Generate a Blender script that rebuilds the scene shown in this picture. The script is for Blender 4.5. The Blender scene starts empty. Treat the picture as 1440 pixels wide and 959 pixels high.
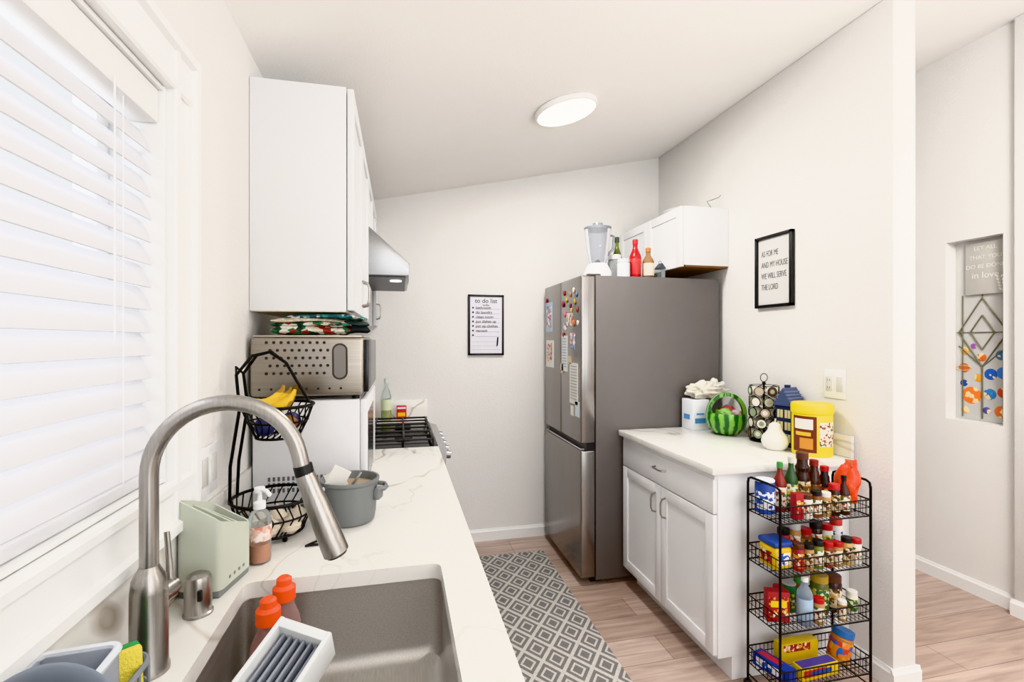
import bpy, bmesh, math, random
from mathutils import Vector, Matrix
from mathutils import noise as nz
random.seed(7)
SC = bpy.context.scene
PI = math.pi

# ------------------------------------------------------------ materials
MATS = {}
def lin(c):
    return tuple((x/12.92 if x <= .04045 else ((x+.055)/1.055)**2.4) for x in c)
def hexc(h):
    return lin(tuple(int(h[i:i+2], 16)/255 for i in (0, 2, 4)))
def new(name):
    m = bpy.data.materials.new(name); m.use_nodes = True
    nt = m.node_tree
    return m, nt, nt.nodes['Principled BSDF']
def P(h, rough=.5, metal=0, alpha=1, trans=0, bump=0, bscale=200, emit=0, var=.04):
    key = (h, rough, metal, alpha, trans, bump, bscale, emit)
    if key in MATS: return MATS[key]
    m, nt, b = new('mat_'+h+'_%d' % len(MATS))
    c = hexc(h)
    tc = nt.nodes.new('ShaderNodeTexCoord')
    n = nt.nodes.new('ShaderNodeTexNoise'); n.inputs['Scale'].default_value = 12
    nt.links.new(tc.outputs['Object'], n.inputs['Vector'])
    r = nt.nodes.new('ShaderNodeValToRGB')
    r.color_ramp.elements[0].color = (*[x*(1-var) for x in c], 1)
    r.color_ramp.elements[1].color = (*[min(1, x*(1+var)) for x in c], 1)
    nt.links.new(n.outputs['Fac'], r.inputs['Fac'])
    nt.links.new(r.outputs['Color'], b.inputs['Base Color'])
    b.inputs['Roughness'].default_value = rough
    b.inputs['Metallic'].default_value = metal
    b.inputs['Alpha'].default_value = alpha
    b.inputs['Transmission Weight'].default_value = trans
    if emit:
        b.inputs['Emission Color'].default_value = (*c, 1)
        b.inputs['Emission Strength'].default_value = emit
    if bump:
        n2 = nt.nodes.new('ShaderNodeTexNoise'); n2.inputs['Scale'].default_value = bscale
        n2.inputs['Detail'].default_value = 4
        nt.links.new(tc.outputs['Object'], n2.inputs['Vector'])
        bp = nt.nodes.new('ShaderNodeBump'); bp.inputs['Strength'].default_value = bump
        bp.inputs['Distance'].default_value = .004
        nt.links.new(n2.outputs['Fac'], bp.inputs['Height'])
        nt.links.new(bp.outputs['Normal'], b.inputs['Normal'])
    MATS[key] = m
    return m
def M_math(nt, op, a, b=None, c=None):
    n = nt.nodes.new('ShaderNodeMath'); n.operation = op
    for i, v in enumerate((a, b, c)):
        if v is None: continue
        if isinstance(v, (int, float)): n.inputs[i].default_value = v
        else: nt.links.new(v, n.inputs[i])
    return n.outputs[0]
def ramp(nt, fac, stops):
    r = nt.nodes.new('ShaderNodeValToRGB')
    els = r.color_ramp.elements
    while len(els) < len(stops): els.new(.5)
    for e, (p, c) in zip(els, stops):
        e.position = p; e.color = (*c, 1)
    nt.links.new(fac, r.inputs['Fac'])
    return r.outputs['Color']
def mat_marble():
    m, nt, b = new('quartz_marble')
    tc = nt.nodes.new('ShaderNodeTexCoord')
    fs = []
    for (rz, loc, sc, wd, amt, lo) in ((.7, (3.1, .35, 0), (1.1, .6, 1.2), .015, .8, .38), (-.5, (7.4, 2.2, 1), (2.0, 1.1, 2.0), .010, .42, .47)):
        mp = nt.nodes.new('ShaderNodeMapping'); mp.inputs['Rotation'].default_value = (0, 0, rz)
        mp.inputs['Scale'].default_value = sc; mp.inputs['Location'].default_value = loc
        nt.links.new(tc.outputs['Object'], mp.inputs['Vector'])
        n = nt.nodes.new('ShaderNodeTexNoise'); n.inputs['Scale'].default_value = 1.6
        n.inputs['Detail'].default_value = 3; n.inputs['Distortion'].default_value = .7
        nt.links.new(mp.outputs[0], n.inputs['Vector'])
        d = M_math(nt, 'ABSOLUTE', M_math(nt, 'SUBTRACT', n.outputs['Fac'], .5))
        n2 = nt.nodes.new('ShaderNodeTexNoise'); n2.inputs['Scale'].default_value = 2.6
        nt.links.new(tc.outputs['Object'], n2.inputs['Vector'])
        mk = nt.nodes.new('ShaderNodeClamp'); nt.links.new(M_math(nt, 'MULTIPLY', M_math(nt, 'SUBTRACT', n2.outputs['Fac'], lo), 6), mk.inputs[0])
        vc = nt.nodes.new('ShaderNodeClamp'); nt.links.new(M_math(nt, 'SUBTRACT', 1, M_math(nt, 'DIVIDE', d, wd)), vc.inputs[0])
        fs.append(M_math(nt, 'MULTIPLY', M_math(nt, 'MULTIPLY', vc.outputs[0], mk.outputs[0]), amt))
    f = M_math(nt, 'MAXIMUM', fs[0], fs[1])
    nt.links.new(ramp(nt, f, [(0, hexc('e6e4df')), (1, hexc('a1937f'))]), b.inputs['Base Color'])
    b.inputs['Roughness'].default_value = .2
    return m
def mat_floor():
    m, nt, b = new('wood_plank_floor')
    tc = nt.nodes.new('ShaderNodeTexCoord')
    br = nt.nodes.new('ShaderNodeTexBrick')
    br.offset = .37
    br.inputs['Scale'].default_value = 1
    br.inputs['Brick Width'].default_value = 1.22; br.inputs['Row Height'].default_value = .18
    br.inputs['Mortar Size'].default_value = .0016; br.inputs['Bias'].default_value = 0
    br.inputs['Color1'].default_value = (*hexc('c6b3a8'), 1)
    br.inputs['Color2'].default_value = (*hexc('ab9588'), 1)
    br.inputs['Mortar'].default_value = (*hexc('7d6a5e'), 1)
    nt.links.new(tc.outputs['Object'], br.inputs['Vector'])
    mp = nt.nodes.new('ShaderNodeMapping'); mp.inputs['Scale'].default_value = (1.2, 14, 1)
    nt.links.new(tc.outputs['Object'], mp.inputs['Vector'])
    n = nt.nodes.new('ShaderNodeTexNoise'); n.inputs['Scale'].default_value = 2.5; n.inputs['Detail'].default_value = 7
    n.inputs['Distortion'].default_value = .6
    nt.links.new(mp.outputs[0], n.inputs['Vector'])
    g = ramp(nt, n.outputs['Fac'], [(.3, (.62, .56, .53)), (.7, (1.1, 1.08, 1.07))])
    mx = nt.nodes.new('ShaderNodeMixRGB'); mx.blend_type = 'MULTIPLY'; mx.inputs[0].default_value = .85
    nt.links.new(br.outputs['Color'], mx.inputs[1]); nt.links.new(g, mx.inputs[2])
    nt.links.new(mx.outputs[0], b.inputs['Base Color'])
    b.inputs['Roughness'].default_value = .38
    return m
def mat_rug():
    m, nt, b = new('rug_diamond_weave')
    tc = nt.nodes.new('ShaderNodeTexCoord'); s = nt.nodes.new('ShaderNodeSeparateXYZ')
    nt.links.new(tc.outputs['Object'], s.inputs[0])
    u = M_math(nt, 'DIVIDE', s.outputs[0], .135); v = M_math(nt, 'DIVIDE', s.outputs[1], .18)
    a = M_math(nt, 'FRACT', M_math(nt, 'ADD', M_math(nt, 'ADD', u, v), 50))
    c = M_math(nt, 'FRACT', M_math(nt, 'ADD', M_math(nt, 'SUBTRACT', u, v), 50))
    a = M_math(nt, 'ABSOLUTE', M_math(nt, 'SUBTRACT', a, .5)); c = M_math(nt, 'ABSOLUTE', M_math(nt, 'SUBTRACT', c, .5))
    mm = M_math(nt, 'MULTIPLY', M_math(nt, 'MAXIMUM', a, c), 2)
    r1 = M_math(nt, 'GREATER_THAN', mm, .84)
    r2 = M_math(nt, 'MULTIPLY', M_math(nt, 'GREATER_THAN', mm, .38), M_math(nt, 'LESS_THAN', mm, .56))
    f = M_math(nt, 'MAXIMUM', r1, r2)
    n = nt.nodes.new('ShaderNodeTexNoise'); n.inputs['Scale'].default_value = 260
    nt.links.new(tc.outputs['Object'], n.inputs['Vector'])
    col = ramp(nt, f, [(0, hexc('7b7876')), (1, hexc('c9c5bf'))])
    mx = nt.nodes.new('ShaderNodeMixRGB'); mx.blend_type = 'MULTIPLY'; mx.inputs[0].default_value = 1
    nt.links.new(col, mx.inputs[1]); nt.links.new(ramp(nt, n.outputs['Fac'], [(.3, (.72, .72, .72)), (.7, (1.1, 1.1, 1.1))]), mx.inputs[2])
    nt.links.new(mx.outputs[0], b.inputs['Base Color'])
    b.inputs['Roughness'].default_value = .95
    bp = nt.nodes.new('ShaderNodeBump'); bp.inputs['Strength'].default_value = .5; bp.inputs['Distance'].default_value = .003
    nt.links.new(n.outputs['Fac'], bp.inputs['Height'])
    nt.links.new(bp.outputs['Normal'], b.inputs['Normal'])
    return m
def mat_steel(name, col, rough, axis=2, strength=.06, metal=1):
    m, nt, b = new(name)
    tc = nt.nodes.new('ShaderNodeTexCoord'); mp = nt.nodes.new('ShaderNodeMapping')
    sc = [300, 300, 300]; sc[axis] = 3
    mp.inputs['Scale'].default_value = sc
    nt.links.new(tc.outputs['Object'], mp.inputs['Vector'])
    n = nt.nodes.new('ShaderNodeTexNoise'); n.inputs['Scale'].default_value = 1
    nt.links.new(mp.outputs[0], n.inputs['Vector'])
    c = hexc(col)
    nt.links.new(ramp(nt, n.outputs['Fac'], [(.3, [x*.9 for x in c]), (.7, [min(1, x*1.08) for x in c])]), b.inputs['Base Color'])
    b.inputs['Metallic'].default_value = metal
    b.inputs['Roughness'].default_value = rough
    bp = nt.nodes.new('ShaderNodeBump'); bp.inputs['Strength'].default_value = strength; bp.inputs['Distance'].default_value = .001
    nt.links.new(n.outputs['Fac'], bp.inputs['Height']); nt.links.new(bp.outputs['Normal'], b.inputs['Normal'])
    return m
def mat_blind():
    m, nt, b = new('blind_slat_white')
    b.inputs['Base Color'].default_value = (.74, .74, .76, 1); b.inputs['Roughness'].default_value = .35
    t = nt.nodes.new('ShaderNodeBsdfTranslucent'); t.inputs[0].default_value = (.93, .92, .97, 1)
    mx = nt.nodes.new('ShaderNodeMixShader'); mx.inputs[0].default_value = .11
    nt.links.new(b.outputs[0], mx.inputs[1]); nt.links.new(t.outputs[0], mx.inputs[2])
    nt.links.new(mx.outputs[0], nt.nodes['Material Output'].inputs[0])
    return m
def mat_glass(name, tint, k=.12, fres=True):
    m, nt, b = new(name)
    tr = nt.nodes.new('ShaderNodeBsdfTransparent'); tr.inputs[0].default_value = (*hexc(tint), 1)
    b.inputs['Base Color'].default_value = (*hexc(tint), 1); b.inputs['Roughness'].default_value = .05
    mx = nt.nodes.new('ShaderNodeMixShader')
    if fres:
        fr = nt.nodes.new('ShaderNodeLayerWeight'); fr.inputs[0].default_value = .25
        nt.links.new(M_math(nt, 'MULTIPLY_ADD', fr.outputs['Fresnel'], .8, k), mx.inputs[0])
    else: mx.inputs[0].default_value = k
    nt.links.new(tr.outputs[0], mx.inputs[1]); nt.links.new(b.outputs[0], mx.inputs[2])
    nt.links.new(mx.outputs[0], nt.nodes['Material Output'].inputs[0])
    return m
def mat_patch(name, cols, scale, rough=.9):
    key = ('patch', name)
    if key in MATS: return MATS[key]
    m, nt, b = new(name)
    tc = nt.nodes.new('ShaderNodeTexCoord'); v = nt.nodes.new('ShaderNodeTexVoronoi'); v.inputs['Scale'].default_value = scale
    nt.links.new(tc.outputs['Object'], v.inputs['Vector'])
    s = nt.nodes.new('ShaderNodeSeparateColor'); nt.links.new(v.outputs['Color'], s.inputs[0])
    r = nt.nodes.new('ShaderNodeValToRGB'); r.color_ramp.interpolation = 'CONSTANT'
    els = r.color_ramp.elements
    while len(els) < len(cols): els.new(.5)
    for i, (e, c) in enumerate(zip(els, cols)):
        e.position = i/len(cols); e.color = (*hexc(c), 1)
    nt.links.new(s.outputs[0], r.inputs['Fac']); nt.links.new(r.outputs['Color'], b.inputs['Base Color'])
    b.inputs['Roughness'].default_value = rough
    MATS[key] = m
    return m
def mat_melon():
    m, nt, b = new('watermelon_rind')
    tc = nt.nodes.new('ShaderNodeTexCoord'); s = nt.nodes.new('ShaderNodeSeparateXYZ')
    nt.links.new(tc.outputs['Object'], s.inputs[0])
    n = nt.nodes.new('ShaderNodeTexNoise'); n.inputs['Scale'].default_value = 30
    nt.links.new(tc.outputs['Object'], n.inputs['Vector'])
    ang = M_math(nt, 'ARCTAN2', s.outputs[1], s.outputs[0])
    w = M_math(nt, 'SINE', M_math(nt, 'ADD', M_math(nt, 'MULTIPLY', ang, 13), M_math(nt, 'MULTIPLY', n.outputs['Fac'], 4)))
    nt.links.new(ramp(nt, M_math(nt, 'MULTIPLY_ADD', w, .5, .5), [(.3, hexc('1d5a24')), (.7, hexc('79b24c'))]), b.inputs['Base Color'])
    b.inputs['Roughness'].default_value = .25
    return m

WALL = P('e4e2df', .85, bump=.4, bscale=90, var=.01)
CEIL = P('f0eeeb', .9, bump=.2, bscale=110, var=.01)
TRIM = P('ebebea', .4, var=.01)
CAB = P('e3e3e4', .35, var=.01)
WHITE = P('ededed', .3)
WOODB = P('7d5535', .6)
MARBLE = mat_marble(); FLOOR = mat_floor(); RUG = mat_rug()
STEEL = mat_steel('brushed_steel_sink', 'c2bfba', .36, 1, metal=.8)
NICKEL = mat_steel('brushed_nickel', 'a5a19c', .28, 2, .02)
FR_DOOR = mat_steel('fridge_door_steel', '94908d', .24, 2, .02)
FR_SIDE = P('696462', .5, metal=.2)
HOODM = mat_steel('hood_steel', 'a2a2a3', .3, 1)
TOAST = mat_steel('toaster_steel', 'a69f95', .33, 0)
BLACK = P('161616', .45); BLKM = P('1b1b1c', .4, metal=.6)
BLIND = mat_blind(); GLASS = mat_glass('clear_glass', 'f0f5f5', .10)
WINGL = mat_glass('window_glass', 'ffffff', .04, False)
MELON = mat_melon()
RED = P('a8181d', .4); YEL = P('e6c51b', .4); GRN = P('3f7d36', .5)
PAPER = P('ebe9e4', .8)
L1 = mat_patch('label_cream', ['e3dccb', 'd8cfb8', '9a372a', 'e3dccb', '4a6a3a', 'e6e0d2'], 110, .5)
L2 = mat_patch('label_red', ['a3262a', 'a3262a', 'e0d6c2', '7f1a1e', 'd0a33c'], 100, .5)
L3 = mat_patch('label_green', ['3d6a3c', 'd8d4c2', '2d5230', 'c8b94a', '3d6a3c'], 100, .5)
L4 = mat_patch('label_tan', ['c8b896', '704622', 'd8ccb2', 'b9955a', '3a2a1c'], 100, .5)
L5 = mat_patch('label_blue', ['e6e6e8', '2f56a8', 'dce0e8', '234390', 'e6e6e8'], 80, .5)

# ------------------------------------------------------------ mesh builder
class B:
    def __init__(s, name):
        s.name = name; s.bm = bmesh.new(); s.mats = []
    def _m(s, mat):
        if mat not in s.mats: s.mats.append(mat)
        return s.mats.index(mat)
    def add(s, t, mat, M=None):
        if M is not None: bmesh.ops.transform(t, matrix=M, verts=t.verts)
        i = s._m(mat)
        for f in t.faces: f.material_index = i; f.smooth = True
        me = bpy.data.meshes.new('tmp'); t.to_mesh(me); t.free()
        s.bm.from_mesh(me); bpy.data.meshes.remove(me)
        return s
    def box(s, x0, x1, y0, y1, z0, z1, mat, bev=0, M=None, seg=2):
        t = bmesh.new(); bmesh.ops.create_cube(t, size=1)
        bmesh.ops.scale(t, vec=(x1-x0, y1-y0, z1-z0), verts=t.verts)
        bmesh.ops.translate(t, vec=((x0+x1)/2, (y0+y1)/2, (z0+z1)/2), verts=t.verts)
        if bev: bmesh.ops.bevel(t, geom=t.edges[:], offset=bev, segments=seg, profile=.5, affect='EDGES')
        return s.add(t, mat, M)
    def lathe(s, c, prof, mat, seg=28, M=None):
        t = bmesh.new(); rings = []
        for r, z in prof:
            if r < 1e-5: rings.append([t.verts.new((0, 0, z))])
            else: rings.append([t.verts.new((r*math.cos(2*PI*i/seg), r*math.sin(2*PI*i/seg), z)) for i in range(seg)])
        for a, b in zip(rings, rings[1:]):
            if len(a) == 1 and len(b) == 1: continue
            for i in range(seg):
                j = (i+1) % seg
                if len(a) == 1: t.faces.new((a[0], b[j], b[i]))
                elif len(b) == 1: t.faces.new((a[i], a[j], b[0]))
                else: t.faces.new((a[i], a[j], b[j], b[i]))
        bmesh.ops.recalc_face_normals(t, faces=t.faces[:])
        MM = Matrix.Translation(Vector(c))
        if M is not None: MM = MM @ M
        return s.add(t, mat, MM)
    def cyl(s, c, r, h, mat, seg=24, r2=None, M=None):
        r2 = r if r2 is None else r2
        return s.lathe(c, [(0, 0), (r, 0), (r2, h), (0, h)], mat, seg, M)
    def rod(s, a, b, r, mat, seg=10):
        return s.tube([a, b], r, mat, seg)
    def tube(s, pts, r, mat, seg=8, closed=False, cap=True):
        pts = [Vector(p) for p in pts]; n = len(pts)
        rs = r if isinstance(r, (list, tuple)) else [r]*n
        t = bmesh.new(); rings = []; nrm = None
        for i, p in enumerate(pts):
            if closed: tan = pts[(i+1) % n]-pts[i-1]
            else: tan = pts[min(i+1, n-1)]-pts[max(i-1, 0)]
            tan.normalize()
            if nrm is None:
                nrm = tan.orthogonal().normalized()
            else:
                nrm = nrm - tan*nrm.dot(tan)
                nrm = nrm.normalized() if nrm.length > 1e-6 else tan.orthogonal().normalized()
            bi = tan.cross(nrm)
            rings.append([t.verts.new(p+(nrm*math.cos(2*PI*k/seg)+bi*math.sin(2*PI*k/seg))*rs[i]) for k in range(seg)])
        m = n if closed else n-1
        for i in range(m):
            a, b = rings[i], rings[(i+1) % n]
            for k in range(seg):
                t.faces.new((a[k], a[(k+1) % seg], b[(k+1) % seg], b[k]))
        if not closed and cap:
            t.faces.new(rings[0][::-1]); t.faces.new(rings[-1])
        bmesh.ops.recalc_face_normals(t, faces=t.faces[:])
        return s.add(t, mat)
    def ring(s, c, r, w, mat, seg=32, wseg=6, ax='z', sy=1):
        pts = []
        for i in range(seg):
            a = 2*PI*i/seg; p = (r*math.cos(a), r*sy*math.sin(a))
            q = {'z': (p[0], p[1], 0), 'y': (p[0], 0, p[1]), 'x': (0, p[0], p[1])}[ax]
            pts.append(Vector(c)+Vector(q))
        return s.tube(pts, w, mat, wseg, closed=True)
    def prism(s, prof, y0, y1, mat, ax='y', bev=0, M=None):
        t = bmesh.new()
        def v(p, e): return {'y': (p[0], e, p[1]), 'x': (e, p[0], p[1]), 'z': (p[0], p[1], e)}[ax]
        a = [t.verts.new(v(p, y0)) for p in prof]; b = [t.verts.new(v(p, y1)) for p in prof]
        t.faces.new(a); t.faces.new(b[::-1])
        n = len(prof)
        for i in range(n): t.faces.new((a[i], b[i], b[(i+1) % n], a[(i+1) % n]))
        bmesh.ops.recalc_face_normals(t, faces=t.faces[:])
        if bev: bmesh.ops.bevel(t, geom=t.edges[:], offset=bev, segments=2, profile=.5, affect='EDGES')
        return s.add(t, mat, M)
    def sph(s, c, r, mat, sc=(1, 1, 1), M=None, noise=0, sub=3):
        t = bmesh.new(); bmesh.ops.create_icosphere(t, subdivisions=sub, radius=r)
        if noise:
            for v in t.verts: v.co *= 1+noise*nz.noise(v.co/r*2.2+Vector(c)*9)
        bmesh.ops.scale(t, vec=sc, verts=t.verts)
        MM = Matrix.Translation(Vector(c))
        if M is not None: MM = MM @ M
        return s.add(t, mat, MM)
    def done(s, origin=None, ang=35):
        me = bpy.data.meshes.new(s.name)
        if origin is None:
            xs = [v.co for v in s.bm.verts]
            lo = [min(v[i] for v in xs) for i in range(3)]; hi = [max(v[i] for v in xs) for i in range(3)]
            origin = ((lo[0]+hi[0])/2, (lo[1]+hi[1])/2, lo[2])
        bmesh.ops.translate(s.bm, vec=-Vector(origin), verts=s.bm.verts)
        s.bm.to_mesh(me); s.bm.free()
        for m in s.mats: me.materials.append(m)
        me.set_sharp_from_angle(angle=math.radians(ang))
        o = bpy.data.objects.new(s.name, me); o.location = origin
        SC.collection.objects.link(o)
        return o
def text(parent, name, body, loc, rot, size, mat, align='CENTER'):
    cu = bpy.data.curves.new(name, 'FONT'); cu.body = body; cu.size = size
    cu.align_x = align; cu.align_y = 'CENTER'; cu.extrude = .0004
    cu.materials.append(mat)
    o = bpy.data.objects.new(name, cu)
    o.rotation_euler = rot; o.location = Vector(loc)-parent.location; o.parent = parent
    SC.collection.objects.link(o); return o
RX = (PI/2, 0, -PI/2)   # facing -X
RY = (PI/2, 0, 0)       # facing -Y
def rot(ax, deg): return Matrix.Rotation(math.radians(deg), 4, ax)
def tr(x, y, z): return Matrix.Translation((x, y, z))

# ------------------------------------------------------------ room
LX, BY = -.46, 3.47
def cz(x): return 2.36+.22*(x+.46)
YS = -2.2
b = B('floor'); b.box(-.61, 3.4, YS, 3.6, -.05, 0, FLOOR); b.done((0, 0, 0))
b = B('ceiling')
b.prism([(-.61, cz(-.61)), (3.4, cz(3.4)), (3.4, cz(3.4)+.08), (-.61, cz(-.61)+.08)], YS, 3.6, CEIL); b.done()
b = B('wall_back')
b.prism([(-.46, 0), (3.29, 0), (3.29, cz(3.29)), (-.46, cz(-.46))], BY, 3.6, WALL); b.done((0, 0, 0))
b = B('wall_right')
b.prism([(2, 0), (2.12, 0), (2.12, cz(2.12)), (2, cz(2))], 1.6, BY, WALL, bev=.006); b.done((0, 0, 0))
WY0, WY1, WZ0, WZ1 = -.15, 1.107, 1.165, 1.96
b = B('wall_left')
def wl(y0, y1, z0, z1): b.box(-.61, LX, y0, y1, z0, z1, WALL)
wl(YS, WY0, 0, 2.327); wl(WY1, 3.6, 0, 2.327); wl(WY0, WY1, 0, WZ0); wl(WY0, WY1, WZ1, 2.327)
b.prism([(-.61, 2.327), (LX, 2.327), (LX, cz(LX))], YS, 3.6, WALL)
b.done((0, 0, 0))
b = B('wall_hall')
ny0, ny1, nz0, nz1 = 1.965, 2.25, .984, 2.04
top = cz(3.21)
for (y0, y1, z0, z1) in [(1.89, ny0, 0, top), (ny1, BY, 0, top), (ny0, ny1, 0, nz0), (ny0, ny1, nz1, top)]:
    b.box(3.21, 3.295, y0, y1, z0, z1, WALL)
b.box(3.295, 3.4, YS, BY, 0, top, WALL)
b.box(3.165, 3.295, YS, 1.89, 0, cz(3.165), WALL, .004)
b.done((0, 0, 0))

def base_prof(h=.085, t=.014): return [(0, 0), (t, 0), (t, h*.78), (t*.6, h*.86), (t*.45, h), (0, h)]
b = B('baseboard_back')
b.prism([(BY-p[0], p[1]) for p in base_prof()], .17, 1.99, TRIM, ax='x'); b.done()
b = B('baseboard_right')
b.prism([(2-p[0], p[1]) for p in base_prof()], 1.6, 1.79, TRIM)
b.prism([(1.6-p[0], p[1]) for p in base_prof()], 1.986, 2.134, TRIM, ax='x')
b.prism([(2.12+p[0], p[1]) for p in base_prof()], 1.6, BY, TRIM); b.done()
b = B('baseboard_hall')
b.prism([(3.21-p[0], p[1]) for p in base_prof()], 1.9, BY, TRIM)
b.prism([(3.165-p[0], p[1]) for p in base_prof()], YS, 1.9, TRIM); b.done()

b = B('window_1')
cx = LX; w = .105
cprof = [(-.0015, 0), (-.0015, .017), (.004, .021), (.018, .021), (.022, .014), (.060, .012), (.078, .017), (.084, .028), (.102, .028), (w, .024), (w, 0)]
b.prism([(cx+p[1], WY1+p[0]) for p in cprof], WZ0-w, WZ1+w, TRIM, ax='z')
b.prism([(cx+p[1], WY0-p[0]) for p in cprof], WZ0-w, WZ1+w, TRIM, ax='z')
b.prism([(cx+p[1]+.0006, WZ1+p[0]) for p in cprof], WY0-w, WY1+w, TRIM, ax='y')
b.prism([(cx+p[1]+.0006, WZ0-p[0]) for p in cprof], WY0-w, WY1+w, TRIM, ax='y')
b.box(-.608, cx+.003, WY1-.012, WY1-.002, WZ0+.002, WZ1-.002, TRIM, .001); b.box(-.608, cx+.003, WY0+.002, WY0+.012, WZ0+.002, WZ1-.002, TRIM, .001)
b.box(-.607, cx+.002, WY0+.003, WY1-.003, WZ0+.003, WZ0+.012, TRIM, .001); b.box(-.607, cx+.002, WY0+.003, WY1-.003, WZ1-.012, WZ1-.003, TRIM, .001)
for y in (WY0+.013, .46, WY1-.053): b.box(-.59, -.55, y, y+.04, WZ0+.013, WZ1-.013, TRIM, .003)
for z in (WZ0+.014, WZ1-.054): b.box(-.588, -.552, WY0+.014, WY1-.014, z, z+.04, TRIM, .003)
b.box(-.572, -.568, WY0+.03, WY1-.03, WZ0+.03, WZ1-.03, WINGL)
b.done()
b = B('window_blinds')
bx = -.490
z = WZ0+.058
by0, by1 = WY0+.0145, WY1-.0145
while z < WZ1-.075:
    ang = math.radians(62)
    prof = []
    for k in range(7):
        s_ = -1+2*k/6; crown = .0035*(1-s_*s_)
        px = s_*.0265*math.cos(ang)+crown*math.sin(ang); pz = -s_*.0265*math.sin(ang)+crown*math.cos(ang)
        prof.append((bx+px, z+pz))
    back = [(p[0]-.0028*math.sin(ang), p[1]-.0028*math.cos(ang)) for p in prof[::-1]]
    b.prism(prof+back, by0, by1, BLIND)
    z += .0445
b.box(bx-.02, bx+.022, by0, by1, WZ0+.0135, WZ0+.034, BLIND, .004)
b.box(bx-.025, bx+.026, by0, by1, WZ1-.080, WZ1-.0135, TRIM, .005)
for y in (.2, .62, .98):
    b.rod((bx+.018, y, WZ0+.03), (bx+.018, y, WZ1-.07), .0010, WHITE, 5)
b.rod((bx+.030, .93, 1.45), (bx+.030, .93, WZ1-.07), .0015, WHITE, 5)
b.done()

# ------------------------------------------------------------ cabinets
def shaker(b, xf, d, y0, y1, z0, z1, rail=.055, mat=CAB, slab=False):
    def bx_(a, c, *r, bev=0): b.box(min(a, c), max(a, c), *r, mat, bev)
    if slab:
        bx_(xf-d*.02, xf, y0, y1, z0, z1, bev=.002); return
    bx_(xf-d*.0195, xf-d*.008, y0+.01, y1-.01, z0+.01, z1-.01)
    bx_(xf-d*.02, xf, y0, y0+rail, z0, z1, bev=.0015); bx_(xf-d*.02, xf, y1-rail, y1, z0, z1, bev=.0015)
    bx_(xf-d*.0198, xf-d*.0003, y0+rail-.003, y1-rail+.003, z0+.0003, z0+rail, bev=.001); bx_(xf-d*.0198, xf-d*.0003, y0+rail-.003, y1-rail+.003, z1-rail, z1-.0003, bev=.001)
def pull(b, x, d, y, z, L=.10, vert=True):
    a = L/2
    if vert: pts = [(x, y, z-a), (x+d*.02, y, z-a+.006), (x+d*.028, y, z-a+.025), (x+d*.028, y, z+a-.025), (x+d*.02, y, z+a-.006), (x, y, z+a)]
    else: pts = [(x, y-a, z), (x+d*.02, y-a+.006, z), (x+d*.028, y-a+.025, z), (x+d*.028, y+a-.025, z), (x+d*.02, y+a-.006, z), (x, y+a, z)]
    b.tube(pts, .0048, NICKEL, 8)

b = B('upper_cabinet')
b.box(LX+.001, -.170, 1.662, 2.455, 1.546, 2.28, CAB, .002)
for y0, y1 in ((1.664, 2.057), (2.060, 2.453)): shaker(b, -.147, 1, y0, y1, 1.55, 2.276)
pull(b, -.147, 1, 2.03, 1.64); pull(b, -.147, 1, 2.09, 1.64)
b.box(LX+.001, -.170, 2.456, 3.215, 2.012, 2.28, CAB, .002)
for y0, y1 in ((2.46, 2.835), (2.838, 3.213)): shaker(b, -.147, 1, y0, y1, 2.015, 2.276)
b.box(LX+.001, -.170, 3.217, BY-.001, 1.546, 2.28, CAB, .002)
shaker(b, -.147, 1, 3.22, BY-.004, 1.55, 2.276)
pull(b, -.147, 1, 3.25, 1.64)
b.box(LX+.003, -.172, 1.664, 2.453, 1.544, 1.547, P('d9cbb6', .7))
b.done()
b = B('range_hood')
b.prism([(LX+.002, 1.775), (.045, 1.775), (.048, 1.835), (-.145, 2.01), (LX+.002, 2.01)], 2.462, 3.212, HOODM, bev=.003)
b.box(-.40, .03, 2.49, 3.18, 1.768, 1.776, P('55585a', .4, metal=.8))
b.box(.046, .049, 2.75, 2.95, 1.787, 1.815, BLACK)
b.cyl((-.02, 2.62, 1.763), .03, .006, P('ffffff', .3, emit=2)); b.done()

b = B('upper_cabinet')
b.box(1.69, 1.999, 2.632, BY-.001, 1.915, 2.275, CAB, .002)
b.box(1.70, 1.997, 2.64, BY-.01, 1.905, 1.916, WOODB)
for y0, y1 in ((2.634, 3.047), (3.05, BY-.004)): shaker(b, 1.668, -1, y0, y1, 1.905, 2.273)
b.done()
b = B('serving_plate')
b.lathe((1.83, 2.86, 2.276), [(0, .004), (.05, 0), (.08, .004), (.13, .028), (.135, .031), (.128, .033), (.078, .012), (0, .01)], WHITE, 40)
b.done()
b = B('ceiling_wire')
b.tube([(1.95, 2.72, 2.277), (1.93, 2.72, 2.31), (1.90, 2.71, 2.335), (1.93, 2.70, 2.345), (1.97, 2.69, 2.36), (1.985, 2.69, 2.375)], .0018, BLACK, 6)
b.done()

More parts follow.
